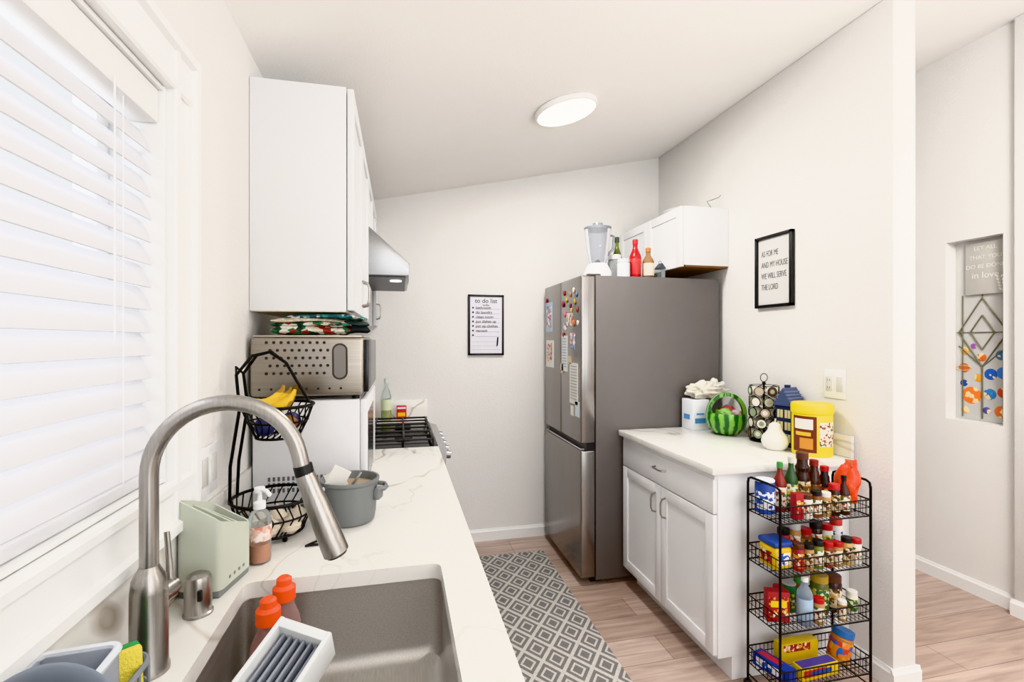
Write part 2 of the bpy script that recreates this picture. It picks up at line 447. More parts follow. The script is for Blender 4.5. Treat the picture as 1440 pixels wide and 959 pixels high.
b = B('base_cabinet')
b.box(1.315, 1.998, 1.80, 2.655, .10, .888, CAB, .002)
b.box(1.385, 1.998, 1.803, 2.655, 0, .10, CAB)
b.box(1.298, 1.316, 1.8005, 2.655, .862, .8875, CAB)
shaker(b, 1.294, -1, 1.803, 2.652, .715, .862, slab=True)
for y0, y1 in ((1.803, 2.226), (2.229, 2.652)): shaker(b, 1.294, -1, y0, y1, .115, .71)
pull(b, 1.294, -1, 2.228, .80, .10, False)
pull(b, 1.294, -1, 2.18, .615); pull(b, 1.294, -1, 2.275, .615)
b.done()
b = B('countertop')
b.box(1.272, 1.998, 1.775, 2.668, .8885, .92, MARBLE, .003); b.done((0, .5, 0))
b = B('backsplash')
b.box(1.98, 1.998, 1.775, 2.668, .9205, 1.02, MARBLE, .002); b.done((0, 0, 0))

b = B('base_cabinet')
b.box(LX+.001, .10, -.6, 2.455, 0, .10, CAB)
b.box(LX+.001, .15, -.6, 2.455, .10, .62, CAB)
b.box(.13, .15, -.6, 2.455, .62, .88, CAB); b.box(LX+.001, .13, 2.437, 2.455, .62, .88, CAB)
y = -.58
while y < 2.4:
    shaker(b, .171, 1, y, y+.43, .115, .70); shaker(b, .171, 1, y, y+.43, .705, .87, slab=True)
    pull(b, .171, 1, y+.38, .62); y += .434
b.done()
b = B('base_cabinet')
b.box(LX+.001, .15, 3.217, BY-.001, 0, .88, CAB)
shaker(b, .171, 1, 3.22, BY-.004, .115, .87)
b.done()

def rrect(x0, x1, y0, y1, r, n=5):
    out = []
    for cx_, cy_, a0 in ((x1-r, y1-r, 0), (x0+r, y1-r, 90), (x0+r, y0+r, 180), (x1-r, y0+r, 270)):
        for k in range(n+1):
            a = math.radians(a0+90*k/n); out.append((cx_+r*math.cos(a), cy_+r*math.sin(a)))
    return out
SX0, SX1, SY0, SY1 = -.33, .095, .42, 1.165
b = B('countertop')
t = bmesh.new()
outer = [(LX+.001, -.6), (.19, -.6), (.19, 2.458), (LX+.001, 2.458)]; inner = rrect(SX0, SX1, SY0, SY1, .022)
es = []
for loop in (outer, inner):
    vs = [t.verts.new((p[0], p[1], .92)) for p in loop]
    es += [t.edges.new((vs[i], vs[(i+1) % len(vs)])) for i in range(len(vs))]
bmesh.ops.triangle_fill(t, edges=es, use_beauty=True)
g = bmesh.ops.extrude_face_region(t, geom=t.faces[:])
bmesh.ops.translate(t, vec=(0, 0, -.035), verts=[v for v in g['geom'] if isinstance(v, bmesh.types.BMVert)])
bmesh.ops.recalc_face_normals(t, faces=t.faces[:])
b.add(t, MARBLE)
b.done((0, 0, 0))
b = B('countertop'); b.box(LX+.001, .19, 3.217, BY-.001, .885, .92, MARBLE, .002); b.done((0, 0, 0))
b = B('backsplash'); b.box(LX+.001, LX+.012, -.6, 2.458, .9205, 1.056, MARBLE, .001); b.done((0, 0, 0))
b = B('backsplash'); b.box(LX+.02, .19, BY-.02, BY-.001, .9205, 1.04, MARBLE, .001); b.done((0, 0, 0))

b = B('kitchen_sink')
t = bmesh.new(); loops = []
for inset, r, z in ((-.004, .03, .884), (-.004, .03, .73), (.004, .03, .712), (.02, .04, .702), (.05, .05, .699)):
    loops.append([t.verts.new((p[0], p[1], z)) for p in rrect(SX0+inset, SX1-inset, SY0+inset, SY1-inset, r)])
for a, c in zip(loops, loops[1:]):
    n = len(a)
    for i in range(n): t.faces.new((a[i], a[(i+1) % n], c[(i+1) % n], c[i]))
t.faces.new(loops[-1])
b.add(t, STEEL)
b.lathe((-.12, .80, .6995), [(0, .001), (.03, .001), (.043, .004), (.046, .001)], P('6b6b6b', .3, metal=1))
b.done()

# ------------------------------------------------------------ faucet
b = B('kitchen_faucet')
fx, fy = -.391, .886
b.lathe((fx, fy, .9203), [(0, 0), (.0285, 0), (.0285, .008), (.0265, .012), (.0258, .13), (.0235, .15), (.0145, .168), (.0135, .17), (0, .17)], NICKEL, 36)
pts = [(fx, fy, 1.08), (fx, fy, 1.16), (fx, fy, 1.22)]
R = .113; ccx, ccz = fx+R, 1.235
for k in range(0, 23):
    a = math.radians(180-k*7.6)
    pts.append((ccx+R*math.cos(a), fy, ccz+R*math.sin(a)))
e = Vector(pts[-1])+Vector((.006, 0, -.028)); pts.append(tuple(e))
b.tube(pts, .0132, NICKEL, 20)
dr = Vector((.37, .0, -1)).normalized()
b.tube([e+Vector((0, 0, .006)), e+dr*.012], .0155, BLACK, 20)
b.tube([e+dr*.01, e+dr*.02, e+dr*.05, e+dr*.06, e+dr*.145, e+dr*.158, e+dr*.161], [.0155, .0165, .0175, .019, .0215, .0215, .018], NICKEL, 28)
b.tube([e+dr*.159, e+dr*.163], .017, BLACK, 20)
b.tube([(fx, fy, 1.03), (fx+.01, fy+.045, 1.03)], .017, NICKEL, 20)
b.tube([(fx+.01, fy+.045, 1.03), (fx+.012, fy+.056, 1.03)], .014, NICKEL, 20)
b.tube([(fx+.010, fy+.048, 1.035), (fx+.006, fy+.055, 1.07), (fx-.002, fy+.065, 1.12)], [.006, .005, .0045], NICKEL, 10)
b.done()
b = B('sink_air_gap')
b.lathe((-.382, 1.055, .9203), [(0, 0), (.026, 0), (.026, .004), (.0235, .006), (.0235, .066), (.021, .074), (.012, .079), (0, .08)], NICKEL, 32)
b.box(-.374, -.366, 1.026, 1.034, .955, .975, BLACK, .002)
b.done()

b = B('utensil_caddy')
CAD = P('bfc4b6', .5); CADD = P('64685f', .6)
M = tr(-.390, 1.170, .9203) @ rot('Z', -12)
hx, hy = .046, .062
def rim(x, y):
    u_ = (x+hx)/(2*hx); v_ = (y+hy)/(2*hy)
    return .205-.045*u_-.045*v_
def shell(x0, x1, y0, y1, r, th, mat):
    t = bmesh.new(); lo, hi_, hi2, lo2 = [], [], [], []
    po = rrect(x0, x1, y0, y1, r, 6); pi_ = rrect(x0+th, x1-th, y0+th, y1-th, max(r-th, .002), 6)
    for p, q in zip(po, pi_):
        lo.append(t.verts.new((p[0], p[1], .016))); hi_.append(t.verts.new((p[0], p[1], rim(*p))))
        hi2.append(t.verts.new((q[0], q[1], rim(*p)))); lo2.append(t.verts.new((q[0], q[1], .09)))
    n = len(po)
    for A, C in ((lo, hi_), (hi_, hi2), (hi2, lo2)):
        for i in range(n): t.faces.new((A[i], A[(i+1) % n], C[(i+1) % n], C[i]))
    t.faces.new(lo2); t.faces.new(lo[::-1])
    bmesh.ops.recalc_face_normals(t, faces=t.faces[:])
    b.add(t, mat, M)
shell(-hx, hx, -hy, hy, .014, .004, CAD)
b.prism([(-hx+.003, .09), (hx-.003, .09), (hx-.003, .138), (-hx+.003, .178)], -.010, -.006, CAD, ax='y', M=M)
b.prism([(-hx+.003, .09), (hx-.003, .09), (hx-.003, .122), (-hx+.003, .158)], .026, .030, CAD, ax='y', M=M)
b.box(-hx+.006, hx-.006, -hy+.006, hy-.006, .0905, .092, CADD, 0, M)
b.box(-hx+.004, hx-.004, -hy+.004, hy-.004, 0, .018, P('7f8480', .5), .003, M)
for k in range(4): b.box(hx-.0005, hx+.001, -.03+k*.018, -.024+k*.018, .028, .034, P('7f8480', .5), 0, M)
b.done()

b = B('soap_dispenser_bottle')
c = (-.328, 1.270, .9203)
b.lathe(c, [(0, .001), (.024, .001), (.026, .01), (.025, .06), (.0265, .10), (.02, .118), (.011, .126), (.011, .132), (0, .132)], GLASS, 28)
b.lathe(c, [(0, .004), (.0225, .004), (.024, .012), (.023, .045), (0, .045)], P('d98a5e', .2), 28)
b.lathe(c, [(.0265, .055), (.0268, .06), (.0268, .085), (.0265, .09)], mat_patch('label_soap', ['e8d3c4', 'e2b9a8', 'c98a78', 'f0e6de'], 120, .5), 28)
b.lathe(c, [(0, .128), (.014, .128), (.014, .143), (.006, .147), (.005, .165), (.012, .167), (.012, .178), (0, .18)], WHITE, 20)
b.tube([(c[0], c[1], c[2]+.173), (c[0]+.02, c[1]-.02, c[2]+.174), (c[0]+.03, c[1]-.03, c[2]+.166)], .005, WHITE, 8)
b.done()

b = B('fruit_basket_stand')
bc = Vector((-.334, 1.435, .9203))
def basket(c, r0, r1, h):
    b.ring(c+Vector((0, 0, h)), r1, .0045, BLKM, 36); b.ring(c, r0, .0035, BLKM, 30)
    b.ring(c+Vector((0, 0, h*.5)), (r0+r1)/2*1.04, .0026, BLKM, 32)
    for k in range(24):
        a = 2*PI*k/24; a2 = a+.22
        b.tube([c+Vector((r0*math.cos(a), r0*math.sin(a), 0)), c+Vector(((r0+r1)/2*1.04*math.cos(a2), (r0+r1)/2*1.04*math.sin(a2), h*.5)), c+Vector((r1*math.cos(a), r1*math.sin(a), h))], .0021, BLKM, 5)
    for k in range(8):
        o = -r0+2*r0*(k+.5)/8; w_ = math.sqrt(max(0, r0*r0-o*o))
        b.rod(c+Vector((o, -w_, 0)), c+Vector((o, w_, 0)), .0021, BLKM, 5)
basket(bc+Vector((0, 0, .016)), .075, .105, .09)
basket(bc+Vector((.01, -.0, .27)), .055, .090, .085)
for k in range(4):
    a = 2*PI*k/4+.6; b.sph(bc+Vector((.07*math.cos(a), .07*math.sin(a), .007)), .007, BLKM, sub=2)
for s_ in (-1, 1):
    b.tube([bc+Vector((-.101, s_*.03, .10)), bc+Vector((-.098, s_*.035, .20)), bc+Vector((-.076, s_*.035, .35)), bc+Vector((-.085, s_*.03, .44)), bc+Vector((-.05, s_*.022, .49)), bc+Vector((-.01, s_*.01, .50)), bc+Vector((.03, 0, .47)), bc+Vector((.09, 0, .36))], .0042, BLKM, 7)
b.tube([bc+Vector((-.085, -.03, .44)), bc+Vector((-.095, 0, .46)), bc+Vector((-.085, .03, .44))], .003, BLKM, 6)
b.done()
b = B('banana_bunch')
BAN = mat_patch('banana_peel', ['dfb62a', 'd8ad25', 'e3bf34', 'dfb62a', 'a97f20'], 40, .45)
for k in range(4):
    pts = []; rs = []
    for j in range(9):
        a = -1.05+2.0*j/8
        q = Vector((.056*math.sin(a), -.030+.019*k, .052-.056*math.cos(a)))
        q = rot('Z', 30+16*(k-1.5)).to_3x3() @ (rot('Y', -22).to_3x3() @ q)
        pts.append(bc+Vector((.018, -.01, .358))+q+Vector((0, 0, .004*k)))
        rs.append([.004, .0085, .0125, .0145, .015, .0145, .0125, .007, .004][j])
    b.tube(pts, rs, BAN, 10)
b.sph(bc+Vector((.054, .01, .398)), .010, P('6b4a1c', .7), sub=2)
b.done()
for k, (dx, dy, col) in enumerate([(.035, -.03, '8a5a2b'), (-.035, .03, '7a8c3a'), (-.03, -.035, '3a3f6a'), (.03, .04, '2e335c')]):
    b = B('fruit'); b.sph(bc+Vector((.01+dx*.85, dy*.85, .303)), .027, P(col, .5), noise=.05); b.done()
for k, (dx, dy) in enumerate([(.05, -.045), (-.04, -.05), (0, .03), (.055, .03), (-.05, .04), (.005, -.06)]):
    b = B('garlic_bulb')
    b.lathe(bc+Vector((dx, dy, .019)), [(0, 0), (.012, 0), (.026, .012), (.028, .022), (.018, .036), (.006, .044), (.004, .055), (0, .056)], P('d0c4b2', .6), 16); b.done()

b = B('cooking_pot')
GP = P('777a7a', .45)
pc = (-.143, 1.502, .9203)
b.lathe(pc, [(0, .0), (.064, 0), (.070, .006), (.074, .03), (.079, .112), (.084, .118), (.084, .126), (.077, .126), (.073, .116), (.066, .02), (0, .015)], GP, 40)
b.lathe(pc, [(0, .104), (.04, .107), (.074, .104)], P('a3937c', .9, bump=.6, bscale=60), 24)
b.box(.0, .02, -.018, .018, 0, .035, GP, .006, tr(pc[0]+.072, pc[1]-.02, .985) @ rot('Z', -20))
b.tube([(pc[0]+.076, pc[1]-.03, 1.018), (pc[0]+.098, pc[1]-.026, 1.015), (pc[0]+.104, pc[1], 1.013), (pc[0]+.098, pc[1]+.026, 1.015), (pc[0]+.076, pc[1]+.03, 1.018)], .007, GP, 10)
b.box(-.02, .03, -.0008, .0008, 0, .085, PAPER, 0, tr(pc[0]-.055, pc[1]-.045, 1.02) @ rot('Y', 28) @ rot('X', 14))
b.box(-.008, .045, -.0008, .0008, 0, .05, PAPER, 0, tr(pc[0]-.045, pc[1]-.03, 1.02) @ rot('Y', -20))
b.tube([(pc[0], pc[1], 1.015), (pc[0]+.03, pc[1]+.02, 1.055)], .004, NICKEL, 8)
b.done()
b = B('power_cord')
b.tube([(-.215, 1.385, .924), (-.21, 1.355, .9245), (-.235, 1.33, .924), (-.19, 1.335, .924), (-.16, 1.37, .924), (-.175, 1.41, .924)], .0032, BLACK, 8); b.done()

b = B('microwave_oven')
MW = P('dfdfe1', .3)
b.box(-.445, -.125, 1.64, 2.15, .932, 1.262, MW, .006)
b.box(-.1255, -.103, 1.6405, 2.1495, .9325, 1.2615, MW, .005)
b.box(-.1035, -.1015, 1.68, 1.99, .975, 1.215, P('2a2b2d', .15)); b.box(-.1035, -.1015, 2.02, 2.13, .96, 1.235, P('d0d0d2', .3))
for k in range(14):
    for j in range(3): b.box(-.40+k*.014, -.393+k*.014, 1.6385, 1.6402, .975+j*.018, .988+j*.018, P('6b6b6d', .6))
for x in (-.42, -.15):
    for y in (1.67, 2.12): b.cyl((x, y, .9203), .012, .013, BLACK, 12)
b.done()
b = B('toaster_oven')
b.box(-.448, -.112, 1.622, 2.13, 1.276, 1.462, TOAST, .012, seg=3)
b.box(-.44, -.12, 1.63, 2.12, 1.462, 1.468, P('c4bdb3', .4, metal=.8), .002)
b.box(-.114, -.098, 1.63, 2.12, 1.285, 1.455, P('3a3a3c', .2, metal=.5), .004)
DK = P('2c2926', .6)
for j in range(5):
    for k in range(9):
        x = -.40+k*.021+(j % 2)*.0105; z = 1.445-j*.024
        b.lathe((x, 1.6225, z), [(0, 0), (.0048, 0), (.0048, .0016), (0, .0016)], DK, 10, M=rot('X', 90))
for k in range(8): b.lathe((-.42+k*.034, 1.6225, 1.30), [(0, 0), (.0038, 0), (.0038, .0016), (0, .0016)], DK, 10, M=rot('X', 90))
for r_, yy, mt in ((.024, 1.621, P('55504c', .3, metal=.9)), (.018, 1.6195, P('8d8782', .3, metal=.9))):
    o = []
    for k in range(24):
        a = 2*PI*k/24; o.append((-.185+r_*math.cos(a), 1.385+r_*math.sin(a)+(.034 if math.sin(a) > 0 else -.034)))
    b.prism(o, yy, yy+.004, mt)
for x in (-.42, -.14):
    for y in (1.66, 2.09): b.cyl((x, y, 1.2625), .012, .014, BLACK, 12)
b.done()

b = B('pot_holder_stack')
def cloth(cx_, cy_, cz_, w_, l_, h_, mat, rz, seed):
    t = bmesh.new(); bmesh.ops.create_cube(t, size=1)
    bmesh.ops.subdivide_edges(t, edges=t.edges[:], cuts=10, use_grid_fill=True)
    for v in t.verts:
        x, y, z = v.co*2
        e_ = max(abs(x), abs(y)); zz = z*math.sqrt(max(.02, 1-max(0, (e_-.75)/.25)**2))
        rr = 1-.06*abs(x*y)
        nn = nz.noise(Vector((x*1.6+seed, y*1.6, seed)))
        droop = -.010*max(0, e_-.6)
        v.co = Vector((x*w_/2*rr, y*l_/2*rr, zz*h_/2+nn*.005+droop))
    bmesh.ops.recalc_face_normals(t, faces=t.faces[:])
    b.add(t, mat, tr(cx_, cy_, cz_) @ rot('Z', rz))
T1 = mat_patch('cloth_floral', ['2f6b43', 'c8c2b0', '8e2f2a', '24382e', 'd8d5cb', '3c7d68'], 60)
T2 = mat_patch('cloth_teal', ['2a6f72', '1f4f55', 'd0cec4', '3f8a86', '1f4f55'], 80)
T3 = mat_patch('cloth_beige', ['b9ab95', 'c2b49e', 'd1c8b6'], 120)
cloth(-.28, 1.73, 1.486, .25, .20, .028, T1, 4, 1)
cloth(-.27, 1.735, 1.505, .25, .20, .016, T1, -6, 2); cloth(-.29, 1.735, 1.518, .23, .18, .014, T3, 3, 3)
cloth(-.235, 1.735, 1.530, .25, .17, .014, T2, -7, 4); cloth(-.155, 1.72, 1.490, .11, .12, .022, P('232629', .9), 10, 8)
cloth(-.150, 1.72, 1.510, .10, .11, .014, P('3a4a48', .9), 4, 9)
b.done()

b = B('gas_range')
SS = P('9a9a9c', .3, metal=.9)
b.box(-.45, .18, 2.463, 3.212, .0, .905, SS, .004)
b.box(-.45, .19, 2.462, 3.213, .905, .922, P('202124', .2), .003)
b.prism([(.18, .79), (.225, .80), (.235, .90), (.18, .918)], 2.463, 3.212, P('b4b4b6', .28, metal=.9))
for k in range(5):
    y = 2.56+k*.138
    b.tube([(.228, y, .855), (.262, y, .851)], [.022, .020], P('8a8a8c', .3, metal=.8), 16)
b.box(.18, .20, 2.47, 3.205, .22, .77, P('a5a5a7', .3, metal=.9), .004)
b.box(.20, .203, 2.56, 3.11, .35, .65, BLACK); b.tube([(.20, 2.52, .72), (.235, 2.53, .72), (.235, 3.14, .72), (.20, 3.15, .72)], .009, NICKEL, 10)
for yc in (2.655, 3.02):
    for xc in (-.30, .02):
        b.lathe((xc, yc, .922), [(0, 0), (.05, 0), (.045, .012), (.03, .016), (0, .016)], BLACK, 24)
for yi in range(3):
    y0 = 2.48+yi*.243; y1 = y0+.235
    zt = .958
    for x in (-.42, .165): b.box(x-.006, x+.006, y0, y1, zt-.010, zt, BLACK, .002)
    for y in (y0+.006, y1-.006, (y0+y1)/2): b.box(-.42, .165, y-.006, y+.006, zt-.010, zt-.0004, BLACK, .002)
    for x in (-.30, -.14, .02): b.box(x-.005, x+.005, y0, y1, zt-.009, zt+.0004, BLACK, .002)
    for x in (-.42, .165):
        for y in (y0+.008, y1-.008): b.box(x-.006, x+.006, y-.006, y+.006, .921, zt-.005, BLACK)
b.done()

b = B('cooking_oil_bottle')
c = (-.088, 3.34, .9203)
b.lathe(c, [(0, .001), (.032, .001), (.034, .01), (.034, .16), (.026, .19), (.012, .225), (.012, .25), (0, .25)], GLASS, 24)
b.lathe(c, [(0, .003), (.031, .003), (.031, .11), (0, .11)], P('c9c76a', .2), 24)
b.lathe(c, [(.0345, .07), (.0347, .072), (.0347, .14), (.0345, .142)], P('d8e2c0', .5), 24)
b.cyl((c[0], c[1], c[2]+.25), .014, .03, P('cfd6cf', .4), 16); b.done()
b = B('spice_box')
b.box(-.02, .045, 3.36, 3.39, .9203, 1.01, P('c3242a', .5), .001); b.box(-.012, .037, 3.358, 3.361, .94, .965, YEL); b.box(-.015, .04, 3.358, 3.361, .99, 1.002, PAPER); b.done()

def plate(name, x, d, y0, y1, z0, z1, kind):
    b = B(name)
    b.box(min(x, x+d*.006), max(x, x+d*.006), y0, y1, z0, z1, WHITE, .002)
    n = max(1, round((y1-y0)/.058)); w_ = (y1-y0)/n
    for k in range(n):
        yc = y0+w_*(k+.5); zc = (z0+z1)/2
        b.box(min(x+d*.005, x+d*.0085), max(x+d*.005, x+d*.0085), yc-.017, yc+.017, zc-.034, zc+.034, P('d2d1cd', .3), .001)
        if kind[k % len(kind)] == 'o':
            for dz in (-.018, .018):
                for dy in (-.006, .006):
                    b.box(min(x+d*.008, x+d*.009), max(x+d*.008, x+d*.009), yc+dy-.001, yc+dy+.001, zc+dz-.005, zc+dz+.005, BLACK)
    return b.done()
plate('light_switch', LX+.0005, 1, 1.262, 1.378, 1.075, 1.195, 'ss')
plate('wall_outlet', 1.9995, -1, 1.817, 1.933, 1.18, 1.315, 'so')

# ------------------------------------------------------------ fridge
b = B('refrigerator')
fy0, fy1 = 2.68, 3.41; xm = 1.133; ym = (fy0+fy1)/2
b.box(xm, 1.965, fy0, fy1, .03, 1.84, FR_SIDE, .004)
b.box(xm-.006, xm+.01, fy0+.01, fy1-.01, .05, 1.83, BLACK)
def door(y0, y1, z0, z1): b.box(1.04, xm-.004, y0, y1, z0, z1, FR_DOOR, .008, seg=3)
door(fy0, ym-.002, .845, 1.838); door(ym+.002, fy1, .845, 1.838); door(fy0, fy1, .05, .80)
b.box(1.075, xm-.004, fy0+.003, fy1-.003, .795, .85, P('222326', .3))
b.box(1.045, 1.10, fy0+.02, fy1-.02, .803, .812, P('c9c9cb', .2, metal=1))
for y in (fy0+.05, fy1-.08): b.box(1.12, 1.19, y, y+.03, 0, .05, BLACK)
for y in (fy0+.05, fy1-.08): b.box(1.88, 1.94, y, y+.03, 0, .05, BLACK)
for y in (fy0+.01, fy1-.05): b.box(1.09, 1.17, y, y+.04, 1.84, 1.852, P('55504d', .4), .003)
def note(y, z, w_, h_, mat, extra=None, lift=0):
    b.box(1.0375-lift, 1.0398, y-w_/2, y+w_/2, z-h_/2, z+h_/2, mat)
    if extra:
        for k in range(int(h_/.018)-1):
            b.box(1.0366-lift, 1.0376, y-w_*.38, y+w_*.38, z+h_/2-.018*(k+1)-.004, z+h_/2-.018*(k+1), extra)
PH = mat_patch('photo_print', ['d58a9a', 'e8e2da', '7fa7c8', 'f2efe8', 'b4506a', '8fa6a0'], 60, .5)
PH2 = mat_patch('photo_print_warm', ['e8cfc0', 'c0584a', 'e8e0d0', '6a8fb0', 'd9a06a', 'f2efe8'], 60, .5)
BL = P('7fa3c9', .6)
note(3.30, 1.62, .15, .21, P('b8cde0', .6)); note(3.30, 1.62, .11, .16, PH, lift=.0012)
note(3.28, 1.36, .17, .19, PAPER); note(3.29, 1.37, .12, .13, PH2, lift=.0012)
note(2.97, 1.37, .11, .23, PAPER, BL); note(2.80, 1.19, .14, .25, PAPER, P('9a9a9a', .6))
note(2.82, 1.45, .08, .10, PH, lift=.001); note(2.74, 1.04, .07, .09, P('d7e2e6', .6)); note(2.83, 1.02, .05, .06, PAPER)
note(2.88, 1.585, .11, .08, PH2, lift=.001); note(2.96, 1.545, .06, .05, PH, lift=.0005); note(3.02, 1.27, .05, .06, PH2); note(2.87, 1.33, .05, .05, P('d8c8a0', .5))
mc = ['b0483a', 'd3b24a', '8f2a3a', 'c9805a', 'e8e0d0', 'b5963a', '7a3b57', 'd07a8a', '5a7fa8', '98453a']
k = 0
for (y, z) in [(2.98, 1.76), (2.93, 1.71), (3.0, 1.69), (2.86, 1.74), (2.80, 1.76), (2.78, 1.69), (2.86, 1.67), (2.96, 1.62), (2.75, 1.73), (2.74, 1.64), (2.99, 1.49), (2.84, 1.64), (3.36, 1.74), (2.80, 1.56), (2.73, 1.56)]:
    r_ = .013+.007*random.random()
    b.sph((1.037, y, z), r_, P(mc[k % 10], .4), sc=(.35, 1, 1.15), noise=.35, sub=2); k += 1
b.done()

FT = 1.8405
b = B('countertop_blender')
c = (1.23, 2.88, FT)
b.lathe(c, [(0, .0), (.09, 0), (.093, .01), (.085, .05), (.065, .09), (.055, .10), (0, .10)], P('e2e2e3', .3), 32)
JG = mat_glass('blender_jar', 'd3d5da', .22)
b.lathe(c, [(.05, .10), (.056, .12), (.072, .20), (.084, .31), (.086, .315)], JG, 32)
b.lathe(c, [(0, .315), (.085, .315), (.087, .33), (.06, .338), (.035, .34), (.032, .358), (0, .36)], mat_glass('blender_lid', 'b9bcc2', .35), 28)
b.tube([(c[0]+.075, c[1], c[2]+.29), (c[0]+.112, c[1], c[2]+.28), (c[0]+.106, c[1], c[2]+.2), (c[0]+.066, c[1], c[2]+.16)], .009, JG, 8)
b.lathe(c, [(0, .10), (.03, .10), (.012, .125), (0, .13)], P('77777a', .3, metal=1), 12)
b.done()
def bottle(name, x, y, z, r, h, body, cap, label=None, neck=.38, seg=22, capr=None):
    b = B(name)
    nh = h*neck; bh = h-nh
    capr = capr or r*.42
    b.lathe((x, y, z), [(0, .0), (r*.93, 0), (r, h*.02), (r, bh*.88), (r*.93, bh*.96), (r*.75, bh+nh*.1), (capr*1.25, bh+nh*.3), (capr*.95, bh+nh*.45), (capr*.9, h*.93), (0, h*.93)], body, seg)
    b.lathe((x, y, z), [(0, h-nh*.32), (capr*1.08, h-nh*.32), (capr*1.08, h*.995), (capr*.95, h), (0, h)], cap, 16)
    if label: b.lathe((x, y, z), [(r*1.0, bh*.18), (r*1.015, bh*.19), (r*1.015, bh*.8), (r*1.0, bh*.81)], label, seg)
    return b.done()
def jar(name, x, y, z, r, h, body, cap, label=None, ch=.18, seg=24, M=None):
    b = B(name)
    b.lathe((x, y, z), [(0, 0), (r*.92, 0), (r, h*.03), (r, h*(1-ch)-h*.06), (r*.86, h*(1-ch)), (0, h*(1-ch))], body, seg, M)
    b.lathe((x, y, z), [(0, h*(1-ch)), (r*.96, h*(1-ch)), (r*.96, h*.985), (r*.9, h), (0, h)], cap, seg, M)
    if label: b.lathe((x, y, z), [(r*1.0, h*.14), (r*1.012, h*.15), (r*1.012, h*.66), (r*1.0, h*.67)], label, seg, M)
    return b.done()
bottle('olive_oil_bottle', 1.43, 3.02, FT, .032, .31, P('5c6b22', .15), P('2a3a16', .4), P('b9a84a', .5))
bottle('hot_sauce_bottle', 1.45, 2.80, FT, .037, .25, P('a5121b', .2), P('b5202a', .4), P('c22c2c', .4))
bottle('glass_bottle', 1.54, 2.80, FT, .037, .20, mat_glass('amber_glass', 'd8b890', .2), P('b0713c', .5), P('e5dccb', .5))
jar('plastic_container', 1.365, 2.79, FT, .040, .12, P('d2d4d6', .3), P('c0c1c3', .4))
jar('plastic_container', 1.37, 2.93, FT, .045, .17, mat_glass('clear_plastic', 'e2e6ea', .3), WHITE)
b = B('decorative_lantern')
b.box(1.595, 1.65, 2.77, 2.825, FT, FT+.012, P('3b4048', .4)); b.box(1.60, 1.645, 2.775, 2.82, FT+.012, FT+.07, GLASS)
b.prism([(1.595, FT+.07), (1.65, FT+.07), (1.6225, FT+.105)], 2.77, 2.825, P('3b4048', .4)); b.ring((1.6225, 2.80, FT+.112), .009, .0015, BLKM, 14, 5, 'y'); b.done()

# ------------------------------------------------------------ frames
b = B('todo_list_frame')
x0, x1, z0, z1 = .48, .742, 1.347, 1.785; yb = BY-.0005
b.box(x0+.01, x1-.01, yb-.010, yb, z0+.01, z1-.01, P('dcdae2', .5))
fw = .014
for a in ((x0, x0+fw, z0, z1), (x1-fw, x1, z0, z1), (x0, x1, z0, z0+fw), (x0, x1, z1-fw, z1)):
    b.box(a[0], a[1], yb-.018, yb, a[2], a[3], BLACK, .002)
xm_ = (x0+x1)/2
for k in range(7): b.box(x0+.05, x1-.03, yb-.0108, yb-.0098, z1-.105-k*.033, z1-.1035-k*.033, P('555560', .7))
for k in range(7): b.lathe((x0+.035, yb-.0105, z1-.095-k*.033), [(0, 0), (.007, 0), (.007, .001), (0, .001)], P('3a3a48', .7), 12, M=rot('X', 90))
for k in range(3): b.box(x0+.03, x1-.03, yb-.0108, yb-.0098, z0+.04+k*.028, z0+.0412+k*.028, P('9a9aa2', .7))
b.tube([(x1-.05, yb-.016, z0+.07), (x1-.045, yb-.016, z0+.13)], .005, BLACK, 8)
o = b.done()
ink = P('26262c', .8)
text(o, 'title_text', 'to do list', (xm_, yb-.0115, z1-.045), RY, .045, ink)
text(o, 'subtitle_text', 'today', (xm_, yb-.0115, z1-.075), RY, .022, ink)
for k, s_ in enumerate(['bathroom', 'do laundry', 'clean room', 'put dishes up', 'put up clothes', 'vacuum']):
    text(o, 'task_text', s_, (x0+.055, yb-.0115, z1-.095-k*.033), RY, .028, ink, 'LEFT')

b = B('scripture_sign_frame')
y0, y1, z0, z1 = 2.113, 2.379, 1.635, 2.033; xb = 1.9995
b.box(xb-.010, xb, y0+.01, y1-.01, z0+.01, z1-.01, P('d4d2cf', .5))
for a in ((y0, y0+.016, z0, z1), (y1-.016, y1, z0, z1), (y0, y1, z0, z0+.016), (y0, y1, z1-.016, z1)):
    b.box(xb-.024, xb, a[0], a[1], a[2], a[3], BLACK, .002)
o = b.done()
for k, s_ in enumerate(['AS FOR ME', 'AND MY HOUSE', 'WE WILL SERVE', 'THE LORD']):
    tx = text(o, 'sign_text', s_, (xb-.0115, y1-.040, z1-.10-k*.062), RX, .046, P('7a7a7c', .8), 'LEFT'); tx.scale = (.56, 1, 1)

b = B('ceiling_light')
lx, ly = .826, 2.348
sl = math.atan(.22); Ml = rot('Y', -math.degrees(sl)+180)
lc = (lx, ly, cz(lx)-.001)
b.lathe(lc, [(0, 0), (.158, 0), (.162, .004), (.162, .022), (.158, .026), (.150, .027)], P('f2f2f0', .4), 56, Ml)
b.lathe(lc, [(.150, .0268), (.10, .028), (0, .0285)], P('fffaf2', .5, emit=9), 56, Ml)
b.done()

b = B('runner_rug'); b.box(.43, .961, .9, 3.2, .0, .009, RUG, .003); b.done((.695, 2, 0))

